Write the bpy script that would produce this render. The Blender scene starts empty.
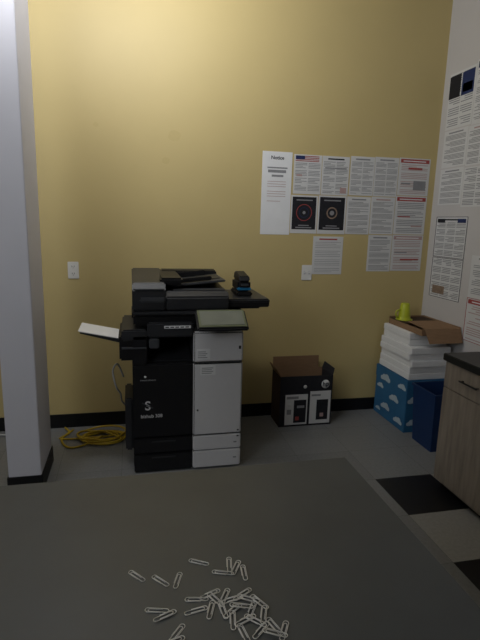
import bpy, bmesh, math, random
from mathutils import Vector, Matrix, Euler
S=bpy.context.scene
try:
    S.view_settings.view_transform='Standard'; S.view_settings.look='None'
    S.view_settings.exposure=0; S.view_settings.gamma=1
except Exception: pass
D=3.633; RX=2.39; H=3.35; LX=-3.2; FY=-3.0

# ---------------- materials ----------------
def mat(name,col,rough=.6,spec=.4,metal=0,noise=0,scale=20,bump=0,stretch=(1,1,1),emit=0,detail=4,dark=None):
    m=bpy.data.materials.new(name); m.use_nodes=True
    nt=m.node_tree; b=nt.nodes['Principled BSDF']
    b.inputs['Roughness'].default_value=rough
    b.inputs['Specular IOR Level'].default_value=spec
    b.inputs['Metallic'].default_value=metal
    b.inputs['Base Color'].default_value=(*col,1)
    if noise or bump:
        tc=nt.nodes.new('ShaderNodeTexCoord'); mp=nt.nodes.new('ShaderNodeMapping')
        mp.inputs['Scale'].default_value=stretch
        n=nt.nodes.new('ShaderNodeTexNoise'); n.inputs['Scale'].default_value=scale; n.inputs['Detail'].default_value=detail
        nt.links.new(tc.outputs['Object'],mp.inputs[0]); nt.links.new(mp.outputs[0],n.inputs['Vector'])
        if noise:
            cr=nt.nodes.new('ShaderNodeValToRGB')
            d=dark or tuple(c*(1-noise) for c in col)
            cr.color_ramp.elements[0].position=.3; cr.color_ramp.elements[1].position=.7
            cr.color_ramp.elements[0].color=(*d,1); cr.color_ramp.elements[1].color=(*col,1)
            nt.links.new(n.outputs['Fac'],cr.inputs[0]); nt.links.new(cr.outputs[0],b.inputs['Base Color'])
        if bump:
            bp=nt.nodes.new('ShaderNodeBump'); bp.inputs['Strength'].default_value=bump; bp.inputs['Distance'].default_value=.004
            nt.links.new(n.outputs['Fac'],bp.inputs['Height']); nt.links.new(bp.outputs[0],b.inputs['Normal'])
    return m
M={}
M['yellow']=mat('yellow_paint',(.60,.475,.215),.5,.4,noise=.04,scale=2.5,bump=.08)
M['white_wall']=mat('white_paint',(.62,.595,.58),.7,.3,noise=.03,scale=4,bump=.05)
M['column']=mat('column_paint',(.70,.69,.74),.7,.3,noise=.03,scale=4,bump=.05)
M['ceil']=mat('ceiling_paint',(.7,.68,.64),.9,.2,noise=.03,scale=10)
M['base']=mat('rubber_base',(.008,.008,.009),.5,.3,noise=.2,scale=30)
M['tile1']=mat('vinyl_grey',(.235,.24,.245),.42,.4,noise=.16,scale=60,detail=8)
M['tile2']=mat('vinyl_grey_b',(.22,.225,.23),.45,.4,noise=.18,scale=55,detail=8)
M['tileL']=mat('vinyl_light',(.33,.325,.31),.45,.4,noise=.14,scale=60,detail=8)
M['tileK']=mat('vinyl_black',(.008,.008,.01),.4,.4,noise=.3,scale=60)
M['seam']=mat('tile_seam',(.07,.07,.07),.8,.2,noise=.2,scale=50)
M['table']=mat('table_laminate',(.083,.092,.100),.40,.5,noise=.14,scale=7,detail=8)
M['tedge']=mat('table_edge',(.03,.03,.03),.5,.4,noise=.1,scale=30)
M['blk']=mat('black_plastic',(.009,.009,.011),.45,.4,noise=.15,scale=40)
M['blk2']=mat('charcoal_plastic',(.028,.029,.033),.4,.5,noise=.1,scale=40)
M['blk3']=mat('grey_plastic',(.060,.063,.07),.45,.4,noise=.1,scale=40)
M['wht']=mat('offwhite_plastic',(.72,.71,.72),.45,.4,noise=.02,scale=20)
M['gap']=mat('seam_dark',(.12,.12,.12),.7,.2,noise=.1,scale=20)
M['screen']=mat('panel_glass',(.20,.215,.18),.25,.5,noise=.12,scale=12)
M['frame']=mat('panel_frame',(.14,.16,.09),.4,.4,noise=.1,scale=20)
M['paper']=mat('paper_white',(.70,.695,.685),.75,.2,noise=.02,scale=20)
M['paper2']=mat('paper_bright',(.84,.84,.84),.75,.2,noise=.03,scale=20)
M['pshade']=mat('paper_shade',(.62,.62,.64),.75,.2,noise=.08,scale=90,stretch=(.2,.2,3))
M['ink']=mat('ink_grey',(.30,.30,.31),.8,.1,noise=.1,scale=50)
M['inkd']=mat('ink_black',(.025,.025,.03),.7,.2,noise=.2,scale=50)
M['red']=mat('ink_red',(.40,.075,.07),.7,.2,noise=.1,scale=50)
M['pink']=mat('ink_pink',(.52,.36,.34),.7,.2,noise=.1,scale=50)
M['navy']=mat('ink_navy',(.03,.045,.13),.7,.2,noise=.1,scale=50)
M['tan']=mat('ink_tan',(.35,.25,.18),.7,.2,noise=.4,scale=30)
M['card']=mat('cardboard',(.30,.185,.105),.85,.2,noise=.12,scale=15,stretch=(1,1,6))
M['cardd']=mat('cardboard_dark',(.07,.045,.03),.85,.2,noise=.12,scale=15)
M['bluebox']=mat('ream_blue',(.035,.15,.30),.6,.3,noise=.1,scale=10)
M['cloud']=mat('cloud_print',(.50,.60,.66),.6,.3,noise=.08,scale=10)
M['bin']=mat('bin_blue',(.010,.035,.12),.45,.4,noise=.1,scale=10)
M['lime']=mat('lime_plastic',(.50,.55,.03),.4,.4,noise=.05,scale=20)
M['wood']=mat('grey_wood',(.29,.245,.20),.55,.3,noise=.35,scale=6,stretch=(6,6,.7),detail=8)
M['top']=mat('counter_black',(.018,.02,.02),.4,.45,noise=.3,scale=40)
M['metal']=mat('clip_steel',(.82,.81,.79),.3,.6,metal=.3,noise=.05,scale=50)
M['ycord']=mat('yellow_cord',(.50,.34,.02),.5,.4,noise=.1,scale=30)
M['wcord']=mat('white_cord',(.5,.5,.5),.5,.4,noise=.1,scale=30)
M['plate']=mat('plate_white',(.80,.79,.76),.4,.4,noise=.02,scale=30)
M['stblue']=mat('stapler_blue',(.02,.20,.40),.4,.4,noise=.1,scale=30)
M['scuff']=mat('wall_scuff',(.575,.452,.20),.55,.35,noise=.04,scale=20)

# ---------------- builder ----------------
class B:
    def __init__(s,name): s.n=name; s.bm=bmesh.new(); s.m=[]
    def mi(s,k):
        if k not in s.m: s.m.append(k)
        return s.m.index(k)
    def merge(s,b2,k,smooth=False):
        i=s.mi(k)
        for f in b2.faces: f.material_index=i; f.smooth=smooth
        me=bpy.data.meshes.new('t'); b2.to_mesh(me); b2.free(); s.bm.from_mesh(me); bpy.data.meshes.remove(me)
    def box(s,a,b,k,bev=0,rot=None,seg=2):
        c=[(a[i]+b[i])/2 for i in range(3)]; d=[abs(b[i]-a[i]) for i in range(3)]
        t=bmesh.new(); bmesh.ops.create_cube(t,size=1); bmesh.ops.scale(t,vec=d,verts=t.verts)
        if bev: bmesh.ops.bevel(t,geom=t.edges[:],offset=min(bev,min(d)*.45),segments=seg,affect='EDGES')
        m=Matrix.Translation(c)
        if rot: m=m@Euler(rot).to_matrix().to_4x4()
        t.transform(m); s.merge(t,k)
    def prism(s,pts,axis,v0,v1,k,bev=0):
        t=bmesh.new()
        def mk(p,v):
            q=list(p); q.insert(axis,v); return t.verts.new(q)
        A=[mk(p,v0) for p in pts]; C=[mk(p,v1) for p in pts]; n=len(pts)
        t.faces.new(A); t.faces.new(C)
        for i in range(n): t.faces.new((A[i],A[(i+1)%n],C[(i+1)%n],C[i]))
        bmesh.ops.recalc_face_normals(t,faces=t.faces)
        if bev: bmesh.ops.bevel(t,geom=t.edges[:],offset=bev,segments=2,affect='EDGES')
        s.merge(t,k)
    def poly(s,pts,k):
        t=bmesh.new(); t.faces.new([t.verts.new(p) for p in pts]); s.merge(t,k)
    def hexa(s,bot,top,k,bev=0):
        t=bmesh.new(); A=[t.verts.new(p) for p in bot]; C=[t.verts.new(p) for p in top]
        t.faces.new(A); t.faces.new(C)
        for i in range(4): t.faces.new((A[i],A[(i+1)%4],C[(i+1)%4],C[i]))
        bmesh.ops.recalc_face_normals(t,faces=t.faces)
        if bev: bmesh.ops.bevel(t,geom=t.edges[:],offset=bev,segments=2,affect='EDGES')
        s.merge(t,k)
    def lathe(s,prof,c,k,n=32,tilt=None):
        t=bmesh.new(); rings=[]
        for r,z in prof: rings.append([t.verts.new((r*math.cos(2*math.pi*i/n),r*math.sin(2*math.pi*i/n),z)) for i in range(n)])
        for a,b in zip(rings,rings[1:]):
            for i in range(n): t.faces.new((a[i],a[(i+1)%n],b[(i+1)%n],b[i]))
        if prof[0][0]>1e-4: t.faces.new(rings[0])
        if prof[-1][0]>1e-4: t.faces.new(rings[-1])
        bmesh.ops.recalc_face_normals(t,faces=t.faces)
        m=Matrix.Translation(c)
        if tilt: m=m@Euler(tilt).to_matrix().to_4x4()
        t.transform(m); s.merge(t,k,True)
    def tube(s,pts,r,k,n=8):
        t=bmesh.new(); P=[Vector(p) for p in pts]; rings=[]
        up=Vector((0,0,1))
        for i,p in enumerate(P):
            d=(P[min(i+1,len(P)-1)]-P[max(i-1,0)]).normalized()
            a=d.cross(up)
            if a.length<.05: a=d.cross(Vector((1,0,0)))
            a.normalize(); b=a.cross(d)
            rings.append([t.verts.new(p+r*(a*math.cos(2*math.pi*j/n)+b*math.sin(2*math.pi*j/n))) for j in range(n)])
        for a,b in zip(rings,rings[1:]):
            for j in range(n): t.faces.new((a[j],a[(j+1)%n],b[(j+1)%n],b[j]))
        t.faces.new(rings[0]); t.faces.new(rings[-1])
        bmesh.ops.recalc_face_normals(t,faces=t.faces); s.merge(t,k,True)
    def text(s,txt,size,mw,k,bold=0):
        cu=bpy.data.curves.new('t','FONT'); cu.body=txt; cu.size=size; cu.offset=bold
        o=bpy.data.objects.new('t',cu); S.collection.objects.link(o)
        bpy.context.view_layer.update()
        me=bpy.data.meshes.new_from_object(o.evaluated_get(bpy.context.evaluated_depsgraph_get()))
        t=bmesh.new(); t.from_mesh(me); t.transform(mw); s.merge(t,k)
        bpy.data.objects.remove(o); bpy.data.curves.remove(cu); bpy.data.meshes.remove(me)
    def done(s):
        me=bpy.data.meshes.new(s.n); s.bm.to_mesh(me); s.bm.free()
        for k in s.m: me.materials.append(M[k])
        o=bpy.data.objects.new(s.n,me); S.collection.objects.link(o); return o
def catmull(P,n=8,closed=False):
    P=[Vector(p) for p in P]; out=[]
    N=len(P)
    for i in range(N-1):
        a=P[max(i-1,0)];b=P[i];c=P[i+1];d=P[min(i+2,N-1)]
        for j in range(n):
            t=j/n
            out.append(.5*((2*b)+(-a+c)*t+(2*a-5*b+4*c-d)*t*t+(-a+3*b-3*c+d)*t**3))
    out.append(P[-1]); return out
FRONT=Matrix.Rotation(math.pi/2,4,'X')

# ---------------- room shell ----------------
def simple(name,a,b,k):
    o=B(name); o.box(a,b,k); return o.done()
simple('wall_back',(LX-.12,D,0),(RX+.12,D+.12,H),'yellow')
simple('wall_right',(RX,FY,0),(RX+.12,D,H),'white_wall')
simple('wall_left',(LX-.12,FY,0),(LX,D,H),'white_wall')
simple('wall_front',(LX-.12,FY-.12,0),(RX+.12,FY,H),'white_wall')
simple('ceiling',(LX-.12,FY-.12,H),(RX+.12,D+.12,H+.1),'ceil')
simple('baseboard_back',(LX,D-.008,0),(RX,D,.105),'base')
simple('baseboard_right',(RX-.008,2.43,0),(RX,D-.008,.105),'base')
simple('baseboard_left',(LX,FY,0),(LX+.008,D-.008,.105),'base')
f=B('floor'); f.box((LX-.12,FY-.12,-.1),(RX+.12,D+.12,-.001),'seam')
random.seed(4)
T=.385
x=1.46-13*T; ix=-13
while x<RX:
    y=2.53-15*T; iy=-15
    while y<D:
        x0,x1=max(x,LX)+.0006,min(x+T,RX)-.0006; y0,y1=max(y,FY)+.0006,min(y+T,D)-.0006
        if x1>x0 and y1>y0:
            k=random.choice(['tile1','tile1','tile2'])
            if ix==0: k='tileK' if (iy%2==1 and iy<0) else ('tileL' if iy<0 else 'tile1')
            if ix==1: k='tileL' if iy<0 else 'tile1'
            f.poly([(x0,y0,0),(x1,y0,0),(x1,y1,0),(x0,y1,0)],k)
        y+=T; iy+=1
    x+=T; ix+=1
f.done()
c=B('column'); c.box((-.695,2.73,0),(-.52,3.10,H),'column',bev=.004)
c.box((-.702,2.723,0),(-.513,3.107,.105),'base',bev=.002); c.done()
sc=B('wall_scuff_marks')
for cx,cz,r in [(.31,2.13,.045),(-.22,2.17,.018),(.25,1.96,.028)]:
    sc.poly([(cx+r*math.cos(t*.5236)*(1+.15*math.sin(t*2)),D-.0006,cz+r*.8*math.sin(t*.5236)) for t in range(12)],'scuff')
sc.done()

# ---------------- posters ----------------
random.seed(11)
class Sheet(B):
    def setup(s,wall,u0,u1,z0,z1,paper='paper'):
        s.w=wall; s.u0,s.u1,s.z0,s.z1=u0,u1,z0,z1
        s.rect(u0,z0,u1,z1,paper,.0004,.0025)
        return s
    def rect(s,u0,z0,u1,z1,k,d0=.0025,d1=.0033):
        if s.w=='b': s.box((u0,D-d1,z0),(u1,D-d0,z1),k)
        else: s.box((RX-d1,min(u0,u1),z0),(RX-d0,max(u0,u1),z1),k)
    def lines(s,u0,u1,z0,z1,n,k='ink',fill=.4,cols=1,para=5):
        cw=(u1-u0)/cols; h=(z1-z0)/n
        for c in range(cols):
            a=u0+c*cw+cw*.05; b=u0+(c+1)*cw-cw*.05
            for i in range(n):
                if para and i%para==para-1: continue
                z=z1-(i+.5)*h; e=b if random.random()>.3 else a+(b-a)*random.uniform(.5,.95)
                s.rect(a,z-h*fill/2,e,z+h*fill/2,k)
def poster(wall,u0,u1,z0,z1,head=None,title=None,n=22,cols=1,k='ink',blocks=(),name=None,fill=.38,frame=None,flag=False):
    s=Sheet(name or ('notice_poster' if wall=='b' else 'labor_law_poster')).setup(wall,u0,u1,z0,z1)
    w=u1-u0; h=z1-z0; top=z1-h*.03
    if frame:
        for a,b,c_,d in [(0,0,1,.012),(0,.988,1,1),(0,0,.015,1),(.985,0,1,1)]:
            s.rect(u0+a*w,z0+b*h,u0+c_*w,z0+d*h,frame,.0025,.003)
    if flag:
        for i in range(4): s.rect(u0+w*.05,z1-h*(.05+.04*i),u1-w*.1,z1-h*(.03+.04*i),'red')
        s.rect(u0+w*.05,z1-h*.12,u0+w*.38,z1-h*.03,'navy',.0033,.004); top=z1-h*.2
    if head:
        s.rect(u0+w*.04,z1-h*.13,u1-w*.04,z1-h*.03,head); 
        s.rect(u0+w*.12,z1-h*.095,u1-w*.15,z1-h*.07,'paper2',.0033,.0038); top=z1-h*.16
    if title:
        s.rect(u0+w*.2,z1-h*.09,u1-w*.2,z1-h*.055,title); top=z1-h*.13
    s.lines(u0+w*.03,u1-w*.03,z0+h*.04,top,n,k,fill,cols)
    for (a,b,c_,d,kk) in blocks:
        s.rect(u0+a*w,z0+b*h,u0+c_*w,z0+d*h,kk,.0033,.0042)
    return s.done()
s=Sheet('notice_poster').setup('b',.955,1.185,1.462,2.065,'paper2')
s.text('Notice',.036,Matrix.Translation((1.02,D-.004,2.01))@FRONT,'inkd',.0006)
s.rect(.995,1.945,1.15,1.955,'ink'); s.rect(1.0,1.915,1.14,1.935,'ink'); s.rect(1.03,1.885,1.12,1.90,'ink')
s.lines(.99,1.15,1.70,1.86,9,'pink',.2,1,4); s.done()
poster('b',1.20,1.42,1.77,2.055,n=20,cols=2,flag=True,blocks=[(.1,.45,.3,.5,'pink')])
poster('b',1.425,1.645,1.77,2.055,title='inkd',n=22,cols=2,blocks=[(.1,.68,.9,.71,'ink'),(.7,.05,.93,.2,'pink')])
poster('b',1.655,1.855,1.775,2.065,title='ink',n=26,cols=2)
poster('b',1.858,2.06,1.775,2.07,title='ink',n=26,cols=2)
poster('b',2.065,2.335,1.79,2.075,head='red',n=18,k='pink',blocks=[(.3,.70,.75,.75,'red'),(.1,.3,.4,.34,'ink'),(.5,.15,.9,.4,'ink')])
def darkp(u0,u1,z0,z1,ring):
    s=Sheet('safety_poster').setup('b',u0,u1,z0,z1,'paper')
    w=u1-u0;h=z1-z0; s.rect(u0+.012,z0+.03,u1-.012,z1-.012,'inkd')
    cx=(u0+u1)/2; cz=z0+h*.55
    for r0,r1,k in ([(.058,.063,'red'),(.035,.038,'navy'),(.0,.012,'ink')] if ring else [(.035,.045,'tan'),(0,.018,'ink')]):
        N=24
        for i in range(N):
            a=2*math.pi*i/N;b=2*math.pi*(i+1)/N
            s.poly([(cx+r*math.cos(t),D-.0036,cz+r*math.sin(t)) for r,t in ((max(r0,.0005),a),(r1,a),(r1,b),(max(r0,.0005),b))],k)
    s.rect(u0+w*.2,z1-h*.14,u1-w*.2,z1-h*.11,'ink',.0033,.0038)
    s.rect(u0+w*.2,z0+h*.14,u1-w*.2,z0+h*.17,'ink',.0033,.0038); s.rect(u0+w*.3,z0+h*.2,u1-w*.3,z0+h*.225,'ink',.0033,.0038)
    s.done()
darkp(1.19,1.405,1.475,1.76,True); darkp(1.41,1.64,1.475,1.765,False)
poster('b',1.645,1.845,1.478,1.765,title='ink',n=24)
poster('b',1.85,2.055,1.482,1.77,n=26,title='pink')
poster('b',2.06,2.335,1.485,1.785,head='red',n=18,blocks=[(.1,.45,.5,.48,'red'),(.55,.2,.9,.24,'pink')])
poster('b',1.385,1.635,1.16,1.455,n=18,title='red',fill=.2,k='ink')
poster('b',1.85,2.055,1.185,1.475,n=24,title='ink')
poster('b',2.06,2.335,1.19,1.48,n=18,head='pink',k='pink',blocks=[(.3,.3,.9,.34,'red'),(.1,.5,.5,.53,'ink')])
def rp(u0,u1,z0,z1,**k): poster('r',u1,u0,z0,z1,**k)
rp(3.56,3.26,2.28,2.68,n=24,cols=2,blocks=[(.55,.55,.98,.95,'inkd'),(.05,.55,.5,.95,'navy'),(.1,.6,.45,.75,'tan')])
rp(3.255,2.95,2.27,2.70,n=30,cols=2,head='navy')
rp(2.94,2.6,2.27,2.72,n=30,cols=2,head='red')
rp(3.56,3.28,2.0,2.27,n=24,title='ink',fill=.45)
rp(3.275,2.99,1.99,2.265,n=24,cols=2,title='pink',fill=.45)
rp(2.98,2.6,1.98,2.26,n=24,cols=2,title='inkd',fill=.45)
rp(3.56,3.28,1.72,1.99,n=24,title='ink',fill=.45)
rp(3.275,2.99,1.70,1.98,n=24,cols=2,fill=.45)
rp(2.98,2.6,1.68,1.97,n=24,cols=2,head='navy',fill=.45)
rp(3.55,3.17,1.32,1.63,n=24,cols=3,title='inkd',frame='inkd',fill=.45,blocks=[(.05,.86,.3,.95,'navy'),(.7,.86,.95,.95,'inkd')])
rp(3.55,3.17,1.0,1.315,n=24,cols=3,frame='inkd',fill=.45,blocks=[(.5,.1,.9,.3,'tan')])
rp(3.08,2.70,1.06,1.36,n=20,cols=1,title='ink')
rp(3.08,2.70,.74,1.055,n=16,cols=1,head='red',k='pink',frame='red')

# ---------------- outlet & switch ----------------
o=B('wall_outlet'); cx=-.402; cz=1.182
o.box((cx-.037,D-.006,cz-.06),(cx+.037,D,cz+.06),'plate',bev=.003)
for dz in (-.025,.025):
    o.box((cx-.017,D-.0085,cz+dz-.015),(cx+.017,D-.005,cz+dz+.015),'plate',bev=.004)
    o.box((cx-.009,D-.0092,cz+dz-.002),(cx-.006,D-.008,cz+dz+.008),'inkd'); o.box((cx+.006,D-.0092,cz+dz-.002),(cx+.009,D-.008,cz+dz+.008),'inkd')
    o.box((cx-.002,D-.0092,cz+dz-.01),(cx+.002,D-.008,cz+dz-.006),'inkd')
o.done()
o=B('light_switch'); cx=1.345; cz=1.172
o.box((cx-.042,D-.006,cz-.06),(cx+.042,D,cz+.06),'plate',bev=.003)
for dx in (-.019,.019):
    o.box((cx+dx-.006,D-.0075,cz-.014),(cx+dx+.006,D-.005,cz+.014),'pshade',bev=.001)
    o.box((cx+dx-.004,D-.016,cz-.002),(cx+dx+.004,D-.006,cz+.009),'plate',bev=.002,rot=(-.4,0,0))
o.done()

# ---------------- copier ----------------
c=B('photocopier')
Y=2.90
c.box((.02,Y+.03,0),(.66,3.53,.035),'blk')
c.box((.0,Y+.02,.03),(.368,3.54,.70),'blk',bev=.01)
c.box((.368,Y+.02,.03),(.68,3.54,.93),'blk2',bev=.01)
c.box((.002,Y,.235),(.364,Y+.03,.70),'blk',bev=.008)
c.box((.002,Y,.130),(.364,Y+.03,.228),'blk',bev=.006)
c.box((.002,Y,.006),(.364,Y+.03,.123),'blk',bev=.006)
for z in (.205,.10): c.box((.11,Y-.006,z-.006),(.26,Y+.003,z+.004),'blk2',bev=.002)
c.box((.368,Y-.012,.705),(.678,Y+.03,.893),'wht',bev=.008)
c.box((.368,Y-.012,.232),(.678,Y+.03,.700),'wht',bev=.008)
c.box((.368,Y-.012,.131),(.678,Y+.03,.227),'wht',bev=.006)
c.box((.368,Y-.012,.012),(.678,Y+.03,.126),'wht',bev=.006)
c.box((.372,Y-.004,.03),(.674,Y+.02,.89),'gap')
c.box((.385,Y-.0135,.705+.02),(.47,Y-.0115,.79),'paper2'); 
for i in range(4): c.box((.392,Y-.0142,.735+i*.012),(.392+.06-.01*(i%2),Y-.0134,.739+i*.012),'ink')
c.box((.41,Y-.0135,.625),(.505,Y-.0115,.685),'paper2')
for i in range(4): c.box((.418,Y-.0142,.635+i*.011),(.48+.01*(i%2),Y-.0134,.639+i*.011),'ink')
c.lathe([(.0,0),(.006,0),(.006,.004),(0,.004)],(.395,Y-.011,.40),'gap',16,(math.pi/2,0,0))
for z in (.785,.25,.21): c.box((.65,Y-.014,z),(.663,Y-.011,z+.02 if z>.5 else z+.008),'inkd')
for z in (.20,.095): c.box((.63,Y-.014,z-.03),(.65,Y-.0115,z-.022),'ink')
c.text('bizhub 308',.030,Matrix.Translation((.045,Y-.0015,.365))@FRONT,'wht',.0003)
c.text('KONICA MINOLTA',.011,Matrix.Translation((.045,Y-.0015,.60))@FRONT,'pshade')
c.lathe([(0,0),(.007,0),(.007,.001),(0,.001)],(.075,Y-.0005,.625),'wht',20,(math.pi/2,0,0))
c.text('S',.080,Matrix.Translation((.07,Y-.0015,.415))@FRONT,'wht',.0012)
c.box((.05,Y-.0016,.44),(.125,Y-.0008,.446),'blk3',rot=(0,.5,0))
# paper exit cavity
c.box((.0,3.27,.70),(.368,3.54,.95),'blk',bev=.005)
c.box((.0,Y+.0,.70),(.09,3.54,.88),'blk',bev=.008)
c.box((.09,Y+.06,.70),(.368,3.3,.715),'blk2')
c.prism([(Y+.05,.715),(3.26,.80),(3.26,.715)],0,.10,.36,'blk2')
c.box((.09,Y-.005,.865),(.368,3.1,.955),'blk2',bev=.01)
c.box((.10,Y-.010,.80),(.16,Y+.1,.86),'blk3',bev=.006)
# scanner unit
c.box((.01,Y+.02,.93),(.60,3.52,1.0),'blk',bev=.012)
c.box((.19,Y-.0075,.92),(.35,Y-.004,.936),'paper2')
for i in range(5): c.box((.197+i*.03,Y-.0082,.925),(.218+i*.03,Y-.0074,.931),'inkd')
c.box((.005,Y+.0,1.0),(.605,3.5,1.022),'blk2',bev=.006)
c.box((.60,Y+.04,.93),(.68,3.50,1.02),'blk',bev=.006)
# document feeder
c.prism([(Y+.0,1.028),(Y-.004,1.15),(Y+.03,1.187),(3.45,1.225),(3.49,1.20),(3.49,1.028)],0,.005,.20,'blk2',bev=.008)
c.prism([(Y+.004,1.028),(Y+.0,1.105),(Y+.04,1.135),(3.08,1.14),(3.08,1.028)],0,.20,.585,'blk2',bev=.008)
c.prism([(3.08,1.028),(3.08,1.13),(3.48,1.15),(3.48,1.028)],0,.20,.59,'blk',bev=.006)
c.prism([(3.36,1.13),(3.37,1.215),(3.47,1.22),(3.48,1.13)],0,.20,.585,'blk',bev=.008)
c.box((.045,Y-.012,1.075),(.20,Y+.01,1.115),'blk3',bev=.01)
c.box((.02,Y-.007,1.150),(.19,Y+.004,1.154),'blk3')
c.box((.235,3.02,1.165),(.585,3.38,1.178),'blk3',bev=.005,rot=(0,-.10,0))
c.box((.30,3.05,1.18),(.50,3.07,1.205),'blk',bev=.005,rot=(0,-.10,0))
c.box((.30,3.33,1.18),(.50,3.35,1.215),'blk',bev=.005,rot=(0,-.10,0))
c.box((.17,Y+.06,1.17),(.31,3.42,1.212),'blk',bev=.012)
c.box((.42,3.10,1.188),(.56,3.31,1.192),'blk2',rot=(0,-.10,0))
c.box((.25,Y+.06,1.136),(.57,Y+.12,1.142),'blk3',bev=.002)
# side working table
c.box((.575,Y+.04,1.055),(.855,3.38,1.085),'blk2',bev=.008)
c.box((.66,Y+.07,1.02),(.80,3.33,1.056),'blk',bev=.006)
c.box((.575,Y+.032,1.035),(.85,Y+.05,1.072),'blk',bev=.006)
# operator panel
ang=math.atan2(.085,.14)
ctr=Vector((.525,Y-.078,.978))
def pbox(du,dv,w,h,t,k,off,bev=0):
    m=Matrix.Translation(ctr)@Matrix.Rotation(ang,4,'X')
    tt=bmesh.new(); bmesh.ops.create_cube(tt,size=1); bmesh.ops.scale(tt,vec=(w,h,t),verts=tt.verts)
    if bev: bmesh.ops.bevel(tt,geom=tt.edges[:],offset=bev,segments=2,affect='EDGES')
    bmesh.ops.translate(tt,vec=(du,dv,off),verts=tt.verts); tt.transform(m); c.merge(tt,k)
pbox(0,0,.305,.165,.03,'blk',0,.008)
pbox(0,.003,.285,.145,.004,'frame',.0155,.001)
pbox(0,.003,.26,.12,.004,'screen',.0175,.001)
c.box((.45,Y-.05,.91),(.62,Y+.05,.955),'blk',bev=.005)
# bypass unit + tray
c.box((-.075,Y+.03,.72),(.01,3.35,.875),'blk',bev=.01)
c.box((-.06,Y+.0,.845),(.09,3.37,.915),'blk2',bev=.01)
c.box((-.06,Y-.006,.80),(.085,Y+.02,.808),'blk3')
c.prism([(-.07,.845),(-.30,.893),(-.30,.886),(-.07,.825)],1,2.96,3.22,'blk2')
c.box((-.05,3.02,.1),(0.0,3.32,.45),'blk2',bev=.01)
cop=c.done()
p=B('paper_sheets')
for i,(dx,dy) in enumerate([(0,0),(-.008,.004),(.005,-.006),(-.010,.002)]):
    z=.0015*i+.0115
    p.hexa([(-.085+dx,2.955+dy,.840+z),(-.085+dx,3.20+dy,.840+z),(-.30+dx,3.20+dy,.884+z),(-.30+dx,2.955+dy,.884+z)],
           [(-.085+dx,2.955+dy,.8415+z),(-.085+dx,3.20+dy,.8415+z),(-.30+dx,3.20+dy,.8855+z),(-.30+dx,2.955+dy,.8855+z)],'paper2')
pap=p.done()
s=B('electric_stapler')
s.box((.665,3.04,1.0855),(.765,3.26,1.115),'blk',bev=.008)
s.box((.672,3.06,1.112),(.758,3.25,1.185),'blk',bev=.014)
s.box((.671,3.052,1.122),(.759,3.10,1.138),'stblue',bev=.004)
s.prism([(3.05,1.18),(3.07,1.21),(3.22,1.23),(3.25,1.18)],0,.68,.75,'blk',bev=.006)
s.box((.69,3.046,1.15),(.74,3.06,1.165),'blk3',bev=.003); stp=s.done()
for o in (cop,pap,stp): o.location=(-.004,-.055,.001 if o!=cop else 0); o.scale=(.985,1,1)

# ---------------- toner carton ----------------
b=B('toner_carton')
x0,x1,y0,y1,h=1.09,1.515,3.38,3.60,.405
b.box((x0,y0,0),(x1,y1,.006),'card')
b.box((x0,y0,0),(x1,y0+.005,h),'inkd'); b.box((x0,y1-.005,0),(x1,y1,h),'card')
b.box((x0,y0,0),(x0+.005,y1,h),'cardd'); b.box((x1-.005,y0,0),(x1,y1,h),'inkd')
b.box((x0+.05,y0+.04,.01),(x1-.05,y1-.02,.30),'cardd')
b.box((x0+.0,y1-.004,h),(x1-.04,y1,h+.10),'card')
b.hexa([(x0,y0,h),(x0,y1,h),(x0+.004,y1,h),(x0+.004,y0,h)],[(x0-.03,y0+.01,h+.06),(x0-.03,y1-.01,h+.06),(x0-.026,y1-.01,h+.063),(x0-.026,y0+.01,h+.063)],'card')
b.hexa([(x1-.004,y0,h),(x1-.004,y1,h),(x1,y1,h),(x1,y0,h)],[(x1+.01,y0+.01,h+.05),(x1+.01,y1-.01,h+.05),(x1+.014,y1-.01,h+.05),(x1+.014,y0+.01,h+.05)],'inkd')
F_=y0-.001
def fr(u0,z0,u1,z1,k,t=0): b.box((u0,F_-.0008-t,z0),(u1,F_+.001-t,z1),k)
fr(x0+.045,.015,x0+.225,.26,'paper'); fr(x0+.245,.015,x1-.01,.28,'paper')
fr(x0+.115,.03,x0+.215,.215,'inkd',.001); fr(x0+.055,.225,x0+.15,.245,'ink',.001); fr(x0+.06,.10,x0+.095,.14,'ink',.001)
fr(x0+.30,.045,x0+.395,.21,'inkd',.001); fr(x0+.255,.24,x0+.33,.255,'ink',.001); fr(x0+.33,.07,x0+.36,.10,'pink',.002)
fr(x0+.13,.05,x0+.16,.08,'red',.002); fr(x0+.14,.15,x0+.20,.17,'ink',.002)
for cx,cz,r in ((x1-.06,.335,.034),(x0+.08,.18,.016),(x0+.2,.32,.014)):
    b.lathe([(0,0),(r,0),(r,.001),(0,.001)],(cx,F_-.0015,cz),'paper',28,(math.pi/2,0,0))
b.text('hp',.05,Matrix.Translation((x1-.085,F_-.004,.322))@FRONT,'inkd',.001)
b.done()

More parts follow.
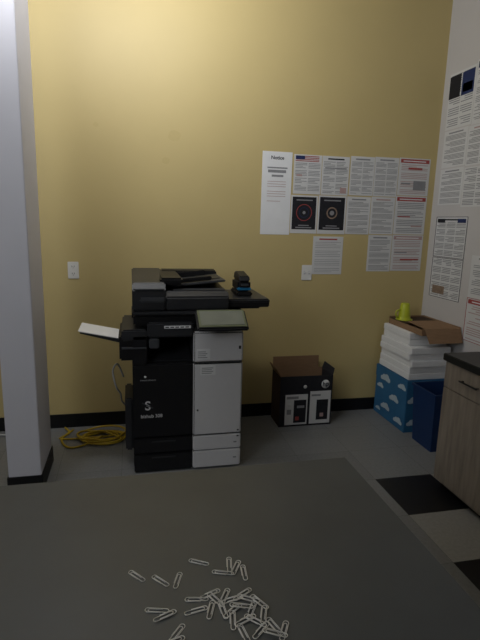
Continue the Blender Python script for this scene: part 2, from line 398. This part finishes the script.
# ---------------- paper supply stack ----------------
b=B('copy_paper_carton')
x0,x1,y0,y1,h=2.005,2.345,3.13,3.605,.415
b.box((x0,y0,0),(x1,y1,h),'bluebox',bev=.004)
b.box((x0-.003,y0-.003,h-.10),(x1+.003,y1+.003,h),'bluebox',bev=.004)
def cloud(side,u,z,sc):
    N=18; i=0
    for du,dz,r in ((-.045,0,.022),(-.02,.012,.03),(.012,.008,.026),(.038,-.002,.02)):
        i+=1
        pts=[]
        for t in range(N):
            a=2*math.pi*t/N; uu=u+sc*(du+r*math.cos(a)); zz=z+sc*(dz+r*.8*math.sin(a))
            zz=max(zz,z-sc*.014)
            if side=='l': pts.append((x0-.0036-.0002*i,uu,zz))
            else: pts.append((uu,y0-.0036-.0002*i,zz))
        b.poly(pts,'cloud')
for u,z,sc_ in ((3.22,.06,1.),(3.42,.10,1.1),(3.52,.25,.8),(3.30,.21,1.1),(3.2,.34,.9),(3.45,.33,1.2),(3.53,.05,.6)): cloud('l',u,z,sc_)
for u,z,sc_ in ((2.09,.07,1.),(2.25,.15,1.),(2.09,.25,1.1),(2.25,.34,1)): cloud('f',u,z,sc_)
b.done()
b=B('paper_reams')
z=.417
random.seed(3)
for i in range(7):
    dx=random.uniform(-.012,.012); dy=random.uniform(-.015,.015)
    t=.050
    yy=3.14 if i<5 else 3.20
    b.box((2.02+dx,yy+dy,z),(2.345+dx*.5,3.59,z+t-.001),'paper2',bev=.004)
    for j in range(3): b.box((2.0195+dx,yy-.0005+dy,z+.012+j*.013),(2.3455+dx*.5,3.5905,z+.0125+j*.013),'pshade')
    z+=t
b.done()
zt=z
b=B('cardboard_tray')
x0,x1,y0,y1=2.06,2.378,3.10,3.57
b.box((x0,y0,zt),(x1,y1,zt+.004),'card')
b.box((x0,y0,zt),(x0+.004,y1,zt+.045),'card'); b.box((x1-.004,y0,zt),(x1,y1,zt+.06),'card')
b.box((x0,y1-.004,zt),(x1,y1,zt+.06),'card'); b.box((x0,y0,zt),(x1,y0+.004,zt+.05),'card')
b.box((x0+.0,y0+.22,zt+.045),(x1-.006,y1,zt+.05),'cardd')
b.box((x0+.03,y0+.0,zt+.052),(x1-.006,y0+.24,zt+.057),'card',rot=(.05,0,0))
b.hexa([(x0+.02,y0,zt+.05),(x1,y0,zt+.05),(x1,y0+.004,zt+.05),(x0+.02,y0+.004,zt+.05)],[(x0+.04,y0-.05,zt-.05),(x1-.005,y0-.05,zt-.05),(x1-.005,y0-.046,zt-.05),(x0+.04,y0-.046,zt-.05)],'card')
b.done()
b=B('plastic_cup')
b.lathe([(.0,0),(.064,0),(.066,.006),(.050,.010),(.047,.03),(.034,.130),(.030,.134),(0,.134)],(2.12,3.45,zt+.051),'lime',32)
b.tube(catmull([(2.075,3.45,zt+.07),(2.045,3.44,zt+.08),(2.04,3.44,zt+.12),(2.085,3.45,zt+.135)],6),.006,'lime')
b.done()
# recycling bin
b=B('recycling_bin')
X0,X1,Y0,Y1=2.0,2.34,2.78,3.06; hh=.43
def wall4(o0,o1,z0,z1,t,k):
    A=[(X0+o0,Y0+o0),(X1-o0,Y0+o0),(X1-o0,Y1-o0),(X0+o0,Y1-o0)]; C=[(X0+o1,Y0+o1),(X1-o1,Y0+o1),(X1-o1,Y1-o1),(X0+o1,Y1-o1)]
    Ai=[(X0+o0+t,Y0+o0+t),(X1-o0-t,Y0+o0+t),(X1-o0-t,Y1-o0-t),(X0+o0+t,Y1-o0-t)]; Ci=[(X0+o1+t,Y0+o1+t),(X1-o1-t,Y0+o1+t),(X1-o1-t,Y1-o1-t),(X0+o1+t,Y1-o1-t)]
    for i in range(4):
        j=(i+1)%4
        b.hexa([(*A[i],z0),(*A[j],z0),(*Ai[j],z0),(*Ai[i],z0)],[(*C[i],z1),(*C[j],z1),(*Ci[j],z1),(*Ci[i],z1)],k)
b.box((X0+.026,Y0+.026,0),(X1-.026,Y1-.026,.006),'bin'); wall4(.025,.004,0,hh,.004,'bin'); wall4(-.004,-.004,hh-.02,hh,.012,'bin')
b.box((X0+.06,Y0-.0,.20),(X1-.06,Y0+.012,.25),'bin',bev=.004)
b.done()

# ---------------- counter ----------------
b=B('base_cabinet')
cx=1.786; yE=2.42
b.box((cx+.05,-.6,0),(RX-.002,yE-.02,.09),'base')
b.box((cx+.018,-.6,.05),(RX-.002,yE,.79),'wood')
ys=[2.42,1.96,1.50,1.04,.58,.12,-.34]
for i in range(len(ys)-1):
    b.box((cx,ys[i+1]+.002,.635),(cx+.018,ys[i]-.002,.785),'wood',bev=.001)
    b.box((cx,ys[i+1]+.002,.052),(cx+.018,ys[i]-.002,.630),'wood',bev=.001)
    m=(ys[i]+ys[i+1])/2
    b.tube([(cx-.022,m-.07,.715),(cx-.022,m+.07,.715)],.005,'blk')
    for s_ in(-.06,.06): b.tube([(cx,m+s_,.715),(cx-.022,m+s_,.715)],.004,'blk')
    yy=ys[i+1]+.05
    b.tube([(cx-.022,yy,.46),(cx-.022,yy,.59)],.005,'blk')
    for s_ in(.47,.58): b.tube([(cx,yy,s_),(cx-.022,yy,s_)],.004,'blk')
b.box((cx-.015,-.62,.79),(RX-.001,yE+.012,.832),'top',bev=.004)
b.done()

# ---------------- table ----------------
b=B('work_table')
b.box((-1.5,.30,.712),(.722,1.465,.75),'table',bev=.003)
for xx in (-1.42,.58):
    for yy in (.38,1.33): b.box((xx,yy,0),(xx+.05,yy+.05,.712),'tedge',bev=.004)
b.box((-1.4,.40,.65),(.6,.42,.712),'tedge'); b.box((-1.4,1.34,.65),(.6,1.36,.712),'tedge')
b.done()

# ---------------- paper clips ----------------
b=B('paper_clips')
def clip(x,y,a,z=.7512,L=.050,tilt=0):
    w=.0056; r=.00095
    P=[]
    def arc(cx,cy,rr,a0,a1,n=7):
        for i in range(n+1):
            t=math.radians(a0+(a1-a0)*i/n); P.append((cx+rr*math.cos(t),cy+rr*math.sin(t)))
    h=L/2
    P.append((-h+.016,w)); arc(h-w,0,w,90,-90); arc(-h+w*.85,-w+w*.85,w*.85,-90,-270)
    arc(h-.010,w*.05,w*.62,90,-90); P.append((-h+.013,-w*.57))
    m=Matrix.Translation((x,y,z))@Matrix.Rotation(math.radians(a),4,'Z')@Matrix.Rotation(tilt,4,'Y')
    b.tube([m@Vector((p[0],p[1],0)) for p in P],r,'metal',6)
CL=[(.0,1.0,130),(.052,.975,130),(.09,.97,70),(.04,.89,165),(.055,.872,20),(.075,.825,50),(.065,.805,15),
(.145,1.02,150),(.195,.975,160),(.215,1.0,80),(.228,.985,60),(.243,.965,85),
(.125,.905,170),(.155,.915,20),(.165,.895,120),(.185,.90,60),(.20,.89,10),(.225,.90,30),(.235,.885,150),(.15,.87,70),(.175,.865,95),
(.195,.86,35),(.215,.865,160),(.235,.855,60),(.255,.87,120),(.19,.835,80),(.215,.83,20),(.235,.825,135),(.255,.835,70),(.27,.805,110),(.285,.79,60),(.24,.80,40),(.205,.80,100),(.265,.785,150),(.12,.875,10)]
for i,(x,y,a) in enumerate(CL):
    cl=sum(1 for q in CL[:i] if math.hypot(q[0]-x,q[1]-y)<.03)
    clip(x,y,a,.7512+.0016*cl,tilt=0)
b.done()

# ---------------- cords ----------------
b=B('extension_cord')
random.seed(9)
P=[(-.50,3.58,.02),(-.46,3.50,.012),(-.50,3.40,.012)]
for i in range(6):
    cx=-.25+random.uniform(-.06,.06); cy=3.42+random.uniform(-.06,.06); R_=.11+random.uniform(-.04,.04)
    for t in range(8):
        a=t*math.pi/4; P.append((cx+R_*1.3*math.cos(a),cy+R_*.9*math.sin(a),.012+.007*i*(.4+.6*abs(math.sin(a+i)))))
P+=[(-.34,3.28,.012),(-.44,3.26,.012),(-.50,3.40,.012),(-.44,3.55,.012)]
b.tube(catmull(P,5),.007,'ycord'); b.done()
b=B('power_cord')
b.tube(catmull([(-.065,3.26,.50),(-.10,3.22,.60),(-.13,3.17,.57),(-.11,3.12,.48),(-.085,3.2,.40),(-.08,3.33,.3),(-.04,3.52,.16),(-.03,3.55,.012)],8),.006,'wcord'); b.done()
b=B('network_cord')
b.tube(catmull([(-1.1,3.60,.012),(-.95,3.55,.012),(-.8,3.50,.012),(-.72,3.54,.012),(-.62,3.58,.012)],8),.006,'wcord'); b.done()

# ---------------- camera ----------------
fpx=488.0
yaw=math.radians(12.7);pitch=math.radians(11.38);roll=math.radians(1.55)
F=Vector((math.sin(yaw)*math.cos(pitch),math.cos(yaw)*math.cos(pitch),-math.sin(pitch)))
R0=Vector((math.cos(yaw),-math.sin(yaw),0)); U0=R0.cross(F)
cs,sn=math.cos(roll),math.sin(roll)
Rt=R0*cs+U0*sn; Up=U0*cs-R0*sn
cam=bpy.data.cameras.new('camera'); co=bpy.data.objects.new('camera',cam); S.collection.objects.link(co)
cam.sensor_fit='VERTICAL'; cam.sensor_height=36; cam.sensor_width=27; cam.lens=fpx/640*36; cam.clip_start=.02
m=Matrix((Rt,Up,-F)).transposed().to_4x4(); m.translation=Vector((0,0,1.55)); co.matrix_world=m
S.camera=co

# ---------------- lights ----------------
def area(name,loc,tgt,sx,sy,e,col,spread=180):
    l=bpy.data.lights.new(name,'AREA'); l.shape='RECTANGLE'; l.size=sx; l.size_y=sy; l.energy=e; l.color=col; l.spread=math.radians(spread)
    o=bpy.data.objects.new(name,l); S.collection.objects.link(o); o.location=loc
    o.rotation_euler=(Vector(tgt)-Vector(loc)).to_track_quat('-Z','Y').to_euler(); return o
area('window_daylight',(-2.6,-.4,2.45),(0.2,3.6,3.0),1.2,1.4,24,(.88,.94,1))
area('ceiling_light',(-.3,2.35,3.15),(-.2,3.6,2.95),1.7,.35,30,(.95,.97,1))
w=bpy.data.worlds.new('world'); S.world=w; w.use_nodes=True
w.node_tree.nodes['Background'].inputs[0].default_value=(.5,.55,.6,1); w.node_tree.nodes['Background'].inputs[1].default_value=.1
